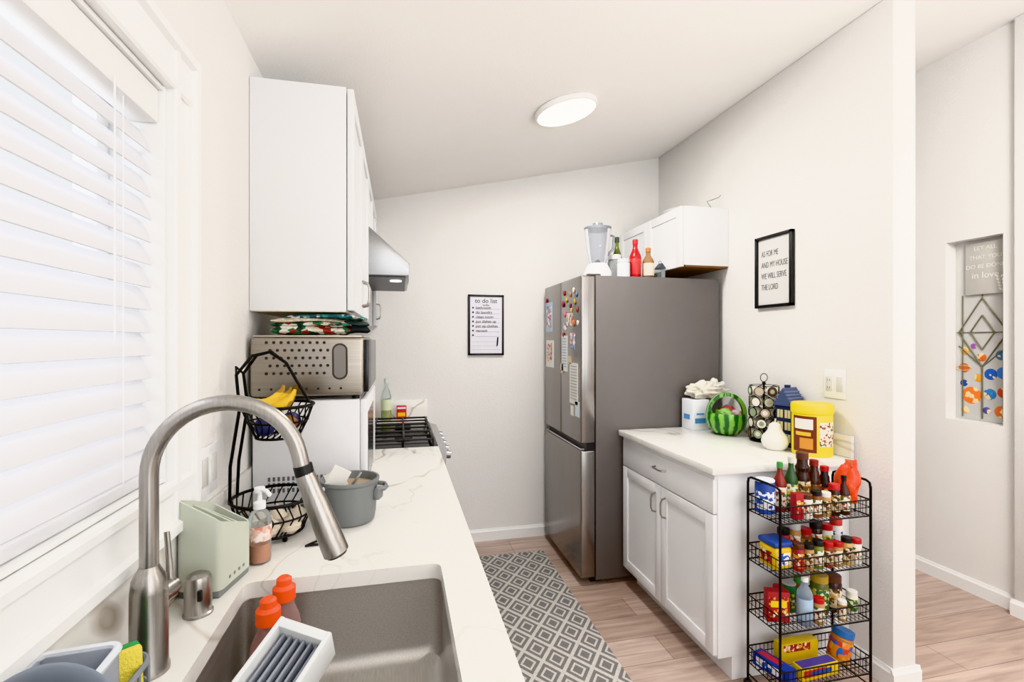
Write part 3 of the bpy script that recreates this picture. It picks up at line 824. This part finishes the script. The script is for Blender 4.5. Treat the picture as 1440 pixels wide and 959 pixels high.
# ------------------------------------------------------------ right counter items
Z = .9203
b = B('drink_mix_canister')
c = (1.885, 1.892, Z)
b.lathe(c, [(0, 0), (.082, 0), (.084, .006), (.084, .19), (.082, .195), (0, .195)], P('e4cf2c', .4), 40)
b.lathe(c, [(0, .195), (.087, .195), (.088, .2), (.088, .232), (.083, .24), (0, .24)], P('e8d11e', .4), 40)
def wrap(a0, a1, z0, z1, mt, rr):
    t = bmesh.new(); A = []
    for k in range(13):
        a = math.radians(a0+(a1-a0)*k/12)
        A.append((t.verts.new((rr*math.cos(a), rr*math.sin(a), z0)), t.verts.new((rr*math.cos(a), rr*math.sin(a), z1))))
    for p, q in zip(A, A[1:]): t.faces.new((p[0], q[0], q[1], p[1]))
    b.add(t, mt, tr(*c))
wrap(165, 238, .02, .185, P('6a2b16', .5), .0844)
wrap(172, 228, .125, .172, P('e6e2d8', .5), .0849); wrap(190, 228, .035, .085, P('c98a3a', .5), .0849); wrap(176, 222, .095, .112, P('dcb83a', .5), .0849)
wrap(246, 300, .05, .16, L1, .0849)
b.done()
b = B('ceramic_pear_jar')
b.lathe((1.79, 2.015, Z), [(0, 0), (.04, 0), (.055, .015), (.062, .04), (.056, .065), (.036, .088), (.029, .105), (.026, .12), (.014, .131), (0, .134)], P('e8e6df', .2), 32)
b.tube([(1.79, 2.015, Z+.13), (1.792, 2.013, Z+.15)], .004, P('cfc8b8', .4), 8); b.done()
b = B('house_lantern')
M = tr(1.918, 2.062, Z) @ rot('Z', 12)
NV = P('262f50', .5); RF = P('434f70', .5)
b.box(-.044, .044, -.046, .046, 0, .21, NV, .002, M)
b.prism([(-.056, .205), (.056, .205), (0, .295)], -.052, .052, RF, ax='x', M=M)
for r_ in range(5):
    zz = .215+r_*.015; hw = .054*(1-(r_*.015+.01)/.09)
    for s_ in (-1, 1): b.box(-.054, .054, s_*hw-.004, s_*hw+.004, zz-.003, zz+.003, P('6a7698', .5), 0, M)
b.box(.01, .03, .015, .035, .24, .305, NV, 0, M)
LT = P('d0c590', .5)
for zi in range(3):
    for k in range(2):
        b.box(-.0455, -.0435, -.036+k*.040, -.006+k*.040, .025+zi*.06, .065+zi*.06, LT, 0, M)
        b.box(-.034+k*.040, -.008+k*.040, -.0475, -.0455, .025+zi*.06, .065+zi*.06, LT, 0, M)
        b.box(-.0465, -.0450, -.022+k*.040, -.020+k*.040, .025+zi*.06, .065+zi*.06, NV, 0, M)
b.done()
b = B('coffee_pod_carousel')
c = Vector((1.888, 2.203, Z))
b.lathe(c, [(0, 0), (.07, 0), (.072, .008), (.02, .014), (0, .014)], BLKM, 32)
b.cyl(c, .005, .30, BLKM, 10); b.sph(c+Vector((0, 0, .305)), .010, BLKM, sub=2)
pm = [P(h_, .5) for h_ in ('e6e0d3', 'b5a893', 'b9be9c', '6a4a3a', 'd6cebe', '8a9a7c')]
for tier in range(5):
    zc = .042+tier*.056
    b.ring(c+Vector((0, 0, zc+.028)), .070, .0016, BLKM, 30, 5)
    for k in range(7):
        a = 2*PI*k/7+tier*.25
        Mx = Matrix.Rotation(a, 4, 'Z') @ rot('Y', 90)
        p = c+Vector((.032*math.cos(a), .032*math.sin(a), zc))
        q = p+Vector((.038*math.cos(a), .038*math.sin(a), 0))
        b.lathe(p, [(0, 0), (.015, 0), (.020, .037), (0, .037)], pm[4], 14, Mx)
        b.lathe(q, [(0, .002), (.012, .002), (.0125, .0005)], pm[(k+tier) % 6], 16, Mx)
        b.lathe(q, [(.0125, .001), (.0225, .001), (.0225, -.001)], pm[(k*2+tier+3) % 6], 18, Mx)
        b.lathe(q, [(.0222, .002), (.0255, .002), (.0255, -.002)], BLKM, 18, Mx)
b.ring(c+Vector((0, 0, .335)), .022, .002, BLKM, 18, 5, 'y')
b.done()
b = B('watermelon_basket')
c = (1.815, 2.410, Z)
b.lathe(c, [(0, 0), (.04, 0), (.075, .012), (.10, .045), (.110, .085), (.108, .115), (.103, .125), (.100, .118), (.102, .09), (.09, .05), (.0, .03)], MELON, 44)
b.lathe(c, [(0, .10), (.101, .10)], P('b8363c', .5), 32)
Hm = Matrix.Rotation(math.radians(-20), 3, 'Z')
t = bmesh.new(); A = []
for k in range(25):
    a = PI*k/24
    for_ = []
    for r_, dy in ((.108, -.018), (.108, .018), (.090, .018), (.090, -.018)):
        v = Hm @ Vector((r_*math.cos(a), dy, 0)); for_.append(t.verts.new((v.x, v.y, .112+r_*1.15*math.sin(a))))
    A.append(for_)
for p, q in zip(A, A[1:]):
    for j in range(4): t.faces.new((p[j], p[(j+1) % 4], q[(j+1) % 4], q[j]))
bmesh.ops.recalc_face_normals(t, faces=t.faces[:])
b.add(t, MELON, tr(*c))
b.sph((c[0]+.015, c[1]+.01, c[2]+.125), .045, P('a0464a', .5), sc=(1, 1, .8), noise=.3)
b.sph((c[0]-.03, c[1]-.03, c[2]+.12), .038, P('7fae5a', .5), sc=(1, 1, .8), noise=.3)
b.sph((c[0]+.03, c[1]-.04, c[2]+.12), .028, P('b9a0a6', .5), sc=(1, 1, .8), noise=.3)
b.done(origin=c)
b = B('tissue_box')
b.box(1.69, 1.80, 2.545, 2.660, Z, Z+.18, P('dfe2e7', .5), .002)
b.box(1.6885, 1.691, 2.575, 2.635, Z+.06, Z+.09, P('5a8fc8', .5)); b.box(1.705, 1.775, 2.5435, 2.546, Z+.04, Z+.07, P('5a8fc8', .5)); b.box(1.715, 1.765, 2.5435, 2.546, Z+.09, Z+.10, P('5a8fc8', .5)); b.done()
b = B('plastic_bag')
b.sph((1.81, 2.595, Z+.225), .075, P('dbd6c9', .5), sc=(1.5, .8, .60), noise=.6, sub=4)
b.sph((1.77, 2.595, Z+.24), .045, P('e2dfd7', .5), sc=(1.2, .9, .8), noise=.9, sub=4)
b.sph((1.86, 2.58, Z+.25), .040, P('e2dfd7', .5), sc=(1.2, .9, .9), noise=.9, sub=4)
b.done()

# ------------------------------------------------------------ rack
b = B('wire_spice_rack')
ax0, ax1, ay0, ay1 = 1.42, 1.85, 1.572, 1.748
tiers = [.745, .54, .325, .11]
zt = .885
for y in (ay0, ay1):
    for x in (ax0, ax1): b.rod((x, y, .03), (x, y, zt-.02), .005, BLKM, 8)
for x in (ax0, ax1):
    b.tube([(x, ay0, zt-.03), (x, ay0+.004, zt-.008), (x, ay0+.02, zt), (x, ay1-.02, zt), (x, ay1-.004, zt-.008), (x, ay1, zt-.03)], .005, BLKM, 8)
    b.rod((x, ay0, .06), (x, ay1, .06), .003, BLKM, 6)
    for y in (ay0, ay1): b.lathe((x, y, .018), [(0, -.018), (.010, -.018), (.018, -.008), (.018, .008), (.010, .018), (0, .018)], BLACK, 12)
for tz in tiers:
    for zz, r_ in ((tz, .003), (tz+.065, .003)):
        b.tube([(ax0, ay0, zz), (ax1, ay0, zz), (ax1, ay1, zz), (ax0, ay1, zz)], r_, BLKM, 6, closed=True)
    b.tube([(ax0, ay0, tz+.035), (ax1, ay0, tz+.035), (ax1, ay1, tz+.035), (ax0, ay1, tz+.035)], .0018, BLKM, 5, closed=True)
    n = 22
    for k in range(n+1):
        x = ax0+(ax1-ax0)*k/n
        b.tube([(x, ay0, tz+.065), (x, ay0, tz), (x, ay1, tz), (x, ay1, tz+.065)], .0014, BLKM, 5)
    for k in range(9):
        y = ay0+(ay1-ay0)*k/8
        for x in (ax0, ax1): b.rod((x, y, tz), (x, y, tz+.065), .0014, BLKM, 5)
    for y in (ay0+.06, ay0+.12): b.rod((ax0, y, tz), (ax1, y, tz), .002, BLKM, 5)
b.done()
e = .004
DKB = P('2e1812', .2); AMB = P('7a421c', .25); WHT = P('dedad2', .5); TAN = P('a98252', .5); RDL = P('982028', .45)
GR2 = P('2c4a2a', .3); BLU = P('2b4f9e', .45); BRN = P('553022', .4); GRY = P('b9b9b6', .4)
fr, bk = 1.608, 1.702
T = tiers[0]+e
jar('salt_canister', 1.462, 1.70, T, .038, .135, P('2a4590', .45), P('d4d7df', .5), L5, .06)
b = B('seasoning_box'); b.box(1.512, 1.548, 1.592, 1.622, T, T+.10, RDL, .001); b.box(1.515, 1.545, 1.5905, 1.5925, T+.025, T+.075, L2); b.done()
jar('spice_jar', 1.576, fr, T, .0215, .095, WHT, BRN, L1, .2)
jar('spice_jar', 1.622, fr, T, .0205, .105, AMB, BLACK, L1)
jar('spice_jar', 1.666, fr, T, .0205, .095, TAN, WHT, L4)
bottle('sauce_bottle', 1.535, bk, T, .026, .20, P('7c2420', .25), P('3f8a3f', .4), L1)
bottle('sauce_bottle', 1.590, bk, T, .026, .22, GR2, P('c8c4b8', .4), L3)
bottle('sauce_bottle', 1.646, bk, T, .030, .235, DKB, BRN, L4, capr=.022)
bottle('sauce_bottle', 1.705, bk, T, .027, .20, P('3b1c14', .2), P('7a2018', .4), L4, capr=.016)
bottle('sauce_bottle', 1.759, bk, T, .025, .17, P('231310', .2), RED, L2, capr=.015)
jar('spice_jar', 1.710, fr, T, .021, .125, DKB, RED, L4)
bottle('sauce_bottle', 1.757, fr, T, .022, .155, P('3b1c14', .2), BLACK, L1)
b = B('orange_snack_bag')
b.sph((1.816, 1.650, T+.105), .055, P('e04a14', .35, bump=1, bscale=50), sc=(.50, .95, 1.75), noise=.4, sub=4, M=rot('Y', 12))
b.prism([(-.03, 0), (.03, 0), (.045, .03), (-.04, .03)], -.002, .002, P('e2663a', .4), M=tr(1.832, 1.65, T+.175) @ rot('Z', 60) @ rot('Y', 10)); b.done()
T = tiers[1]+e
b = B('drink_powder_tub')
M = tr(1.475, 1.66, T)
b.box(-.042, .042, -.048, .048, 0, .09, P('d8b31e', .4), .015, M, 3); b.box(-.043, .043, -.049, .049, .09, .112, P('27458f', .45), .008, M); b.box(-.028, .028, -.0486, -.0472, .022, .07, L5, 0, M); b.box(-.0426, -.0414, -.03, .03, .022, .07, L2, 0, M); b.done()
cols2 = [(RDL, BRN, L2), (TAN, BLACK, L4), (P('6e7b3a', .4), BLACK, L1), (P('8a2a1c', .4), RED, L4), (TAN, RED, L1), (P('b8955a', .4), BLACK, L4), (WHT, RED, L1)]
for k in range(7):
    jar('spice_jar', 1.538+k*.0465, fr, T, .0205, [.105, .10, .11, .10, .095, .11, .10][k], *cols2[k])
for k, x in enumerate([1.553, 1.607, 1.661, 1.715, 1.769, 1.818]):
    jar('seasoning_jar', x, bk, T, .0245, [.13, .15, .12, .145, .13, .15][k], [RDL, TAN, AMB, DKB, WHT, WHT][k], [BLACK, GRY, RED, BLACK, RED, P('b9302a', .4)][k], [L2, L1, L4, L1, L3, L5][k])
T = tiers[2]+e
b = B('seasoning_box')
M = tr(1.478, 1.655, T) @ rot('Z', -20)
b.box(-.042, .042, -.02, .02, 0, .12, RDL, .001, M); b.box(-.036, .036, -.0212, -.0196, .02, .10, L2, 0, M); b.box(-.03, .03, -.0225, -.0205, .06, .085, YEL, 0, M); b.done()
jar('spice_jar', 1.525, 1.70, T, .021, .11, WHT, RED, L2)
bottle('water_bottle', 1.567, fr, T, .029, .185, mat_glass('pet_plastic', 'cfdce8', .25), WHITE, P('9fb5cc', .5), .3)
jar('food_can', 1.583, bk+.005, T, .030, .115, P('2f6a3a', .35), P('b9b9b9', .3), L3, .04)
jar('pickle_jar', 1.695, 1.665, T, .034, .155, P('5b6030', .2), P('a88c3a', .4), L3)
jar('spice_jar', 1.625, fr-.008, T, .021, .10, TAN, RED, L1)
jar('spice_jar', 1.637, bk+.008, T, .020, .13, AMB, GRN, L4)
jar('sauce_jar', 1.765, 1.668, T, .033, .145, DKB, BRN, L4)
jar('spice_jar', 1.733, fr-.014, T, .017, .08, TAN, WHT, L1)
jar('spice_jar', 1.822, 1.63, T, .021, .09, WHT, P('dcdad2', .4), L3)
T = tiers[3]+e
b = B('foil_wrap_box')
M = tr(1.470, 1.66, T) @ rot('Z', -75)
b.box(-.075, .075, -.026, .026, 0, .05, P('233a90', .4), .001, M); b.box(-.06, .05, -.0275, -.0255, .01, .04, L5, 0, M); b.box(-.06, .03, -.015, .015, .0495, .051, P('b33040', .4), 0, M); b.done()
b = B('plastic_wrap_box')
M = tr(1.615, 1.610, T+.004) @ rot('Z', 3)
b.box(-.085, .095, -.024, .024, 0, .05, P('d9ba1e', .45), .001, M); b.box(-.078, .03, -.0255, -.0235, .012, .04, P('b3342a', .4), 0, M)
b.box(-.04, .06, -.0262, -.0236, .018, .034, BLU, 0, M); b.box(-.08, .09, -.02, .02, .0495, .051, P('4a3f8a', .4), 0, M); b.done()
b = B('foil_wrap_box'); M = tr(1.62, 1.708, T) ; b.box(-.09, .09, -.022, .022, 0, .085, P('cbac1e', .4), .001, M); b.box(-.08, .05, -.0235, -.0215, .05, .08, L2, 0, M); b.done()
jar('peanut_butter_jar', 1.775, 1.655, T+.012, .042, .125, P('a9703a', .35), P('2b65a5', .4), mat_patch('label_pb', ['c9782b', 'b23a2a', '2b5fa5', 'd8963a'], 50, .4), .2, M=rot('Y', 16))

# ------------------------------------------------------------ hall niche decor
b = B('niche_window_panel')
X = 3.292
b.box(X-.004, X+.0025, ny0+.001, ny1-.001, nz0+.001, nz1-.001, P('c2c1be', .35))
def ln(y0, z0, y1, z1, r_=.004): b.rod((X-.008, y0, z0), (X-.008, y1, z1), r_, P('77755f', .4, metal=.4), 8)
yc = 2.11
zz = 1.50
ln(yc-.12, zz, yc, zz+.20); ln(yc, zz+.20, yc+.12, zz); ln(yc+.12, zz, yc, zz-.20); ln(yc, zz-.20, yc-.12, zz)
ln(yc-.06, zz, yc, zz+.10); ln(yc, zz+.10, yc+.06, zz); ln(yc+.06, zz, yc, zz-.10); ln(yc, zz-.10, yc-.06, zz)
ln(yc, 1.0, yc, 1.30); ln(yc, 1.70, yc, 2.02, .003); ln(ny0+.01, 1.5, ny1-.01, 1.5, .003)
for s_ in (-1, 1):
    ln(yc+s_*.10, 1.5, yc+s_*.10, 1.0, .003); ln(yc+s_*.10, 1.5, yc+s_*.10, 1.72, .003)
    ln(yc, 1.30, yc+s_*.12, 1.42, .003)
pl = [(2.165, 1.13, .050, 'f07a1a'), (2.205, 1.29, .028, 'c9653a'), (2.07, 1.26, .032, '2a5fb8'), (2.115, 1.355, .024, 'd4652a'), (2.01, 1.27, .034, '4a7fd0'),
      (2.20, 1.39, .024, 'd9a95a'), (2.155, 1.42, .016, '9b5fa8'), (2.075, 1.145, .032, '3a7fc0'), (2.01, 1.16, .03, 'c8472a'), (2.02, 1.37, .028, '3f7ab0'),
      (2.13, 1.235, .024, 'e0a23a'), (2.205, 1.20, .02, '30509a'), (2.02, 1.05, .034, 'e0743a'), (2.09, 1.05, .02, '5a5aa0'), (2.2, 1.04, .022, 'd8b06a')]
for y, z, r_, h_ in pl:
    Mx = rot('Y', -90)
    b.lathe((X-.0045, y, z), [(0, .0018), (r_*.85, .0018), (r_, 0), (0, 0)], mat_patch('planet_'+h_, [h_, h_, 'f0d8a8', h_], 45, .4), 26, Mx)
    if r_ == .028 and z < 1.3: b.ring((X-.008, y, z), r_*1.45, .002, P('e8c98a', .4), 24, 5, 'x', .35)
b.done()
b = B('hanging_love_sign')
b.box(X-.024, X-.0125, ny0+.012, ny1-.065, 1.72, 2.02, P('b9b6b0', .6), .002)
o = b.done()
for k, s_ in enumerate(['LET ALL', 'THAT YOU', 'DO BE DONE', 'in love']):
    text(o, 'sign_text', s_, (X-.0255, 2.085, 1.985-k*.052), RX, .032 if k < 3 else .05, P('e6e4de', .6))
b = B('leaf_wreath_decal')
for k in range(5):
    z = 1.735+k*.018; y = 2.00+.004*k
    for s_ in (-1, 1): b.sph((X-.0262, y+s_*.012, z+.008), .010, P('e6e4de', .6), sc=(.06, .5, 1.0), M=rot('X', s_*-38), sub=2)
b.tube([(X-.0260, 2.00+.004*k, 1.728+k*.018) for k in range(6)], .001, P('e6e4de', .6), 5)
b.done()

# ------------------------------------------------------------ sink contents & dish rack
def sport(x, y):
    b = B('sports_drink_bottle')
    z = .7025
    b.lathe((x, y, z), [(0, 0), (.028, 0), (.034, .008), (.034, .05), (.031, .06), (.034, .075), (.034, .14), (.03, .165), (.02, .19), (.019, .205), (0, .205)], mat_glass('bottle_smoke', 'd8b4ae', .35), 28)
    b.lathe((x, y, z), [(0, .003), (.030, .006), (.031, .05), (.031, .12), (0, .12)], P('7a4a46', .3), 24)
    b.lathe((x, y, z), [(.0345, .08), (.0347, .082), (.0347, .135), (.0345, .137)], P('a9908a', .5), 24)
    b.lathe((x, y, z), [(0, .203), (.0225, .203), (.0225, .228), (.018, .232), (.0155, .234), (.015, .246), (.010, .25), (0, .25)], P('ee561a', .4), 28)
    b.done()
sport(-.248, 1.020); sport(-.238, 1.105)
b = B('dish_drainer_basket')
M = tr(-.220, .768, .903) @ rot('Z', -30) @ rot('X', 24) @ rot('Y', 10)
W = P('d2d3d3', .4); GY = P('555a65', .5)
w_, l_ = .050, .145
for a in ((-w_, -w_+.009, -l_, l_), (w_-.009, w_, -l_, l_)): b.box(a[0], a[1], a[2], a[3], -.05, .01, W, .003, M)
for a in ((-l_, -l_+.012), (l_-.018, l_)): b.box(-w_+.0005, w_-.0005, a[0]+.0005, a[1]-.0005, -.0495, .0095, W, .003, M)
b.box(-w_+.008, w_-.008, -l_+.01, l_-.012, -.05, -.044, GY, 0, M)
for k in range(6):
    x = -w_+.015+k*.0130; b.box(x, x+.0045, -l_+.01, l_-.016, -.045, -.006, P('8a8f98', .5), .001, M)
b.done()

b = B('dish_rack')
GYR = P('7f848c', .45); LG = P('bcc0c4', .45)
b.box(-.440, -.345, .40, .80, .928, .940, LG, .004)
for x in (-.432, -.352):
    for y in (.41, .79): b.cyl((x, y, .9203), .007, .01, BLACK, 10)
for zz in (.965, 1.0):
    b.tube([(p[0], p[1], zz) for p in rrect(-.440, -.345, .40, .80, .03)], .004, GYR, 8, closed=True)
for k in range(15):
    y = .43+k*.025
    for x in (-.440, -.345): b.rod((x, y, .935), (x, y, 1.0), .0022, GYR, 6)
b.done()
for k, (y, mt) in enumerate([(.545, P('6a7280', .3)), (.585, P('8a929c', .35)), (.618, P('868d97', .35))]):
    b = B('dinner_plate')
    q = .85
    b.lathe((-.362, y, 1.030), [(0, .004*q), (.045*q, .004*q), (.06*q, .006*q), (.085*q, .018*q), (.088*q, .021*q), (.083*q, .022*q), (.055*q, .011*q), (0, .009*q)], mt, 44, M=rot('X', 80))
    b.done()
b = B('plastic_food_container')
M = tr(-.392, .686, .9405) @ rot('Z', 4)
PC = P('9aa1ab', .35); PR = P('c9cdd2', .35)
H = .117
for a in ((-.042, .042, -.034, -.030), (-.042, .042, .030, .034), (-.042, -.038, -.0335, .0335), (.038, .042, -.0335, .0335)): b.box(*a, 0, H, PC, .001, M)
b.box(-.042, .042, -.034, .034, 0, .004, PC, 0, M)
pts = [M @ Vector((p[0], p[1], H)) for p in rrect(-.044, .044, -.036, .036, .014)]
b.tube(pts, .005, PR, 8, closed=True)
b.done()
b = B('kitchen_sponge')
M = tr(-.374, .762, .942) @ rot('Z', 38) @ rot('X', -6)
b.box(-.026, .026, -.006, .010, 0, .085, P('3f9a55', .95, bump=.8, bscale=400), .003, M); b.box(-.026, .026, -.020, -.006, 0, .085, P('d9c958', .95, bump=.8, bscale=300), .004, M)
b.done()

# ------------------------------------------------------------ camera
cam = bpy.data.cameras.new('camera'); cam.lens = 17.0; cam.sensor_width = 36; cam.clip_start = .01
co = bpy.data.objects.new('camera', cam); co.location = (0, 0, 1.45); co.rotation_euler = (PI/2, 0, math.radians(-13.08))
SC.collection.objects.link(co); SC.camera = co

# ------------------------------------------------------------ light
w = bpy.data.worlds.new('world'); SC.world = w; w.use_nodes = True
w.node_tree.nodes['Background'].inputs[0].default_value = (.95, .975, 1, 1); w.node_tree.nodes['Background'].inputs[1].default_value = .95
def area(name, loc, rot_, sx, sy, e_, col=(1, 1, 1), shape='RECTANGLE'):
    l = bpy.data.lights.new(name, 'AREA'); l.shape = shape; l.size = sx; l.size_y = sy; l.energy = e_; l.color = col
    o = bpy.data.objects.new(name, l); o.location = loc; o.rotation_euler = rot_; SC.collection.objects.link(o); return o
area('ceiling_lamp_glow', (lx+.01, ly, cz(lx)-.035), (0, -sl, 0), .29, .29, 19, (1, .985, .96), 'DISK')
area('back_fill', (1.7, -1.9, 1.7), (math.radians(88), 0, math.radians(-8)), 2.6, 2.2, 38, (1, .99, .985))  # added soft fill from behind the camera, stands for no fixture
area('hall_wall_fill', (2.25, .7, 2.5), (0, math.radians(-50), 0), .6, .6, 42, (1, .985, .97))  # added fill aimed at the hall wall to brighten it
area('ceiling_bounce_fill', (1.3, -.1, 1.75), (PI, 0, 0), .6, .6, 46, (1, .99, .975), 'DISK')  # added upward fill to lift the ceiling; there is no floor lamp
area('window_daylight', (-1.0, .5, 1.7), (0, math.radians(-90), 0), 1.4, 1.8, 27, (.95, .96, 1))
try:
    SC.view_settings.view_transform = 'Khronos PBR Neutral'
except Exception as ex:
    print(ex)
    SC.view_settings.view_transform = 'Standard'
SC.view_settings.exposure = .18
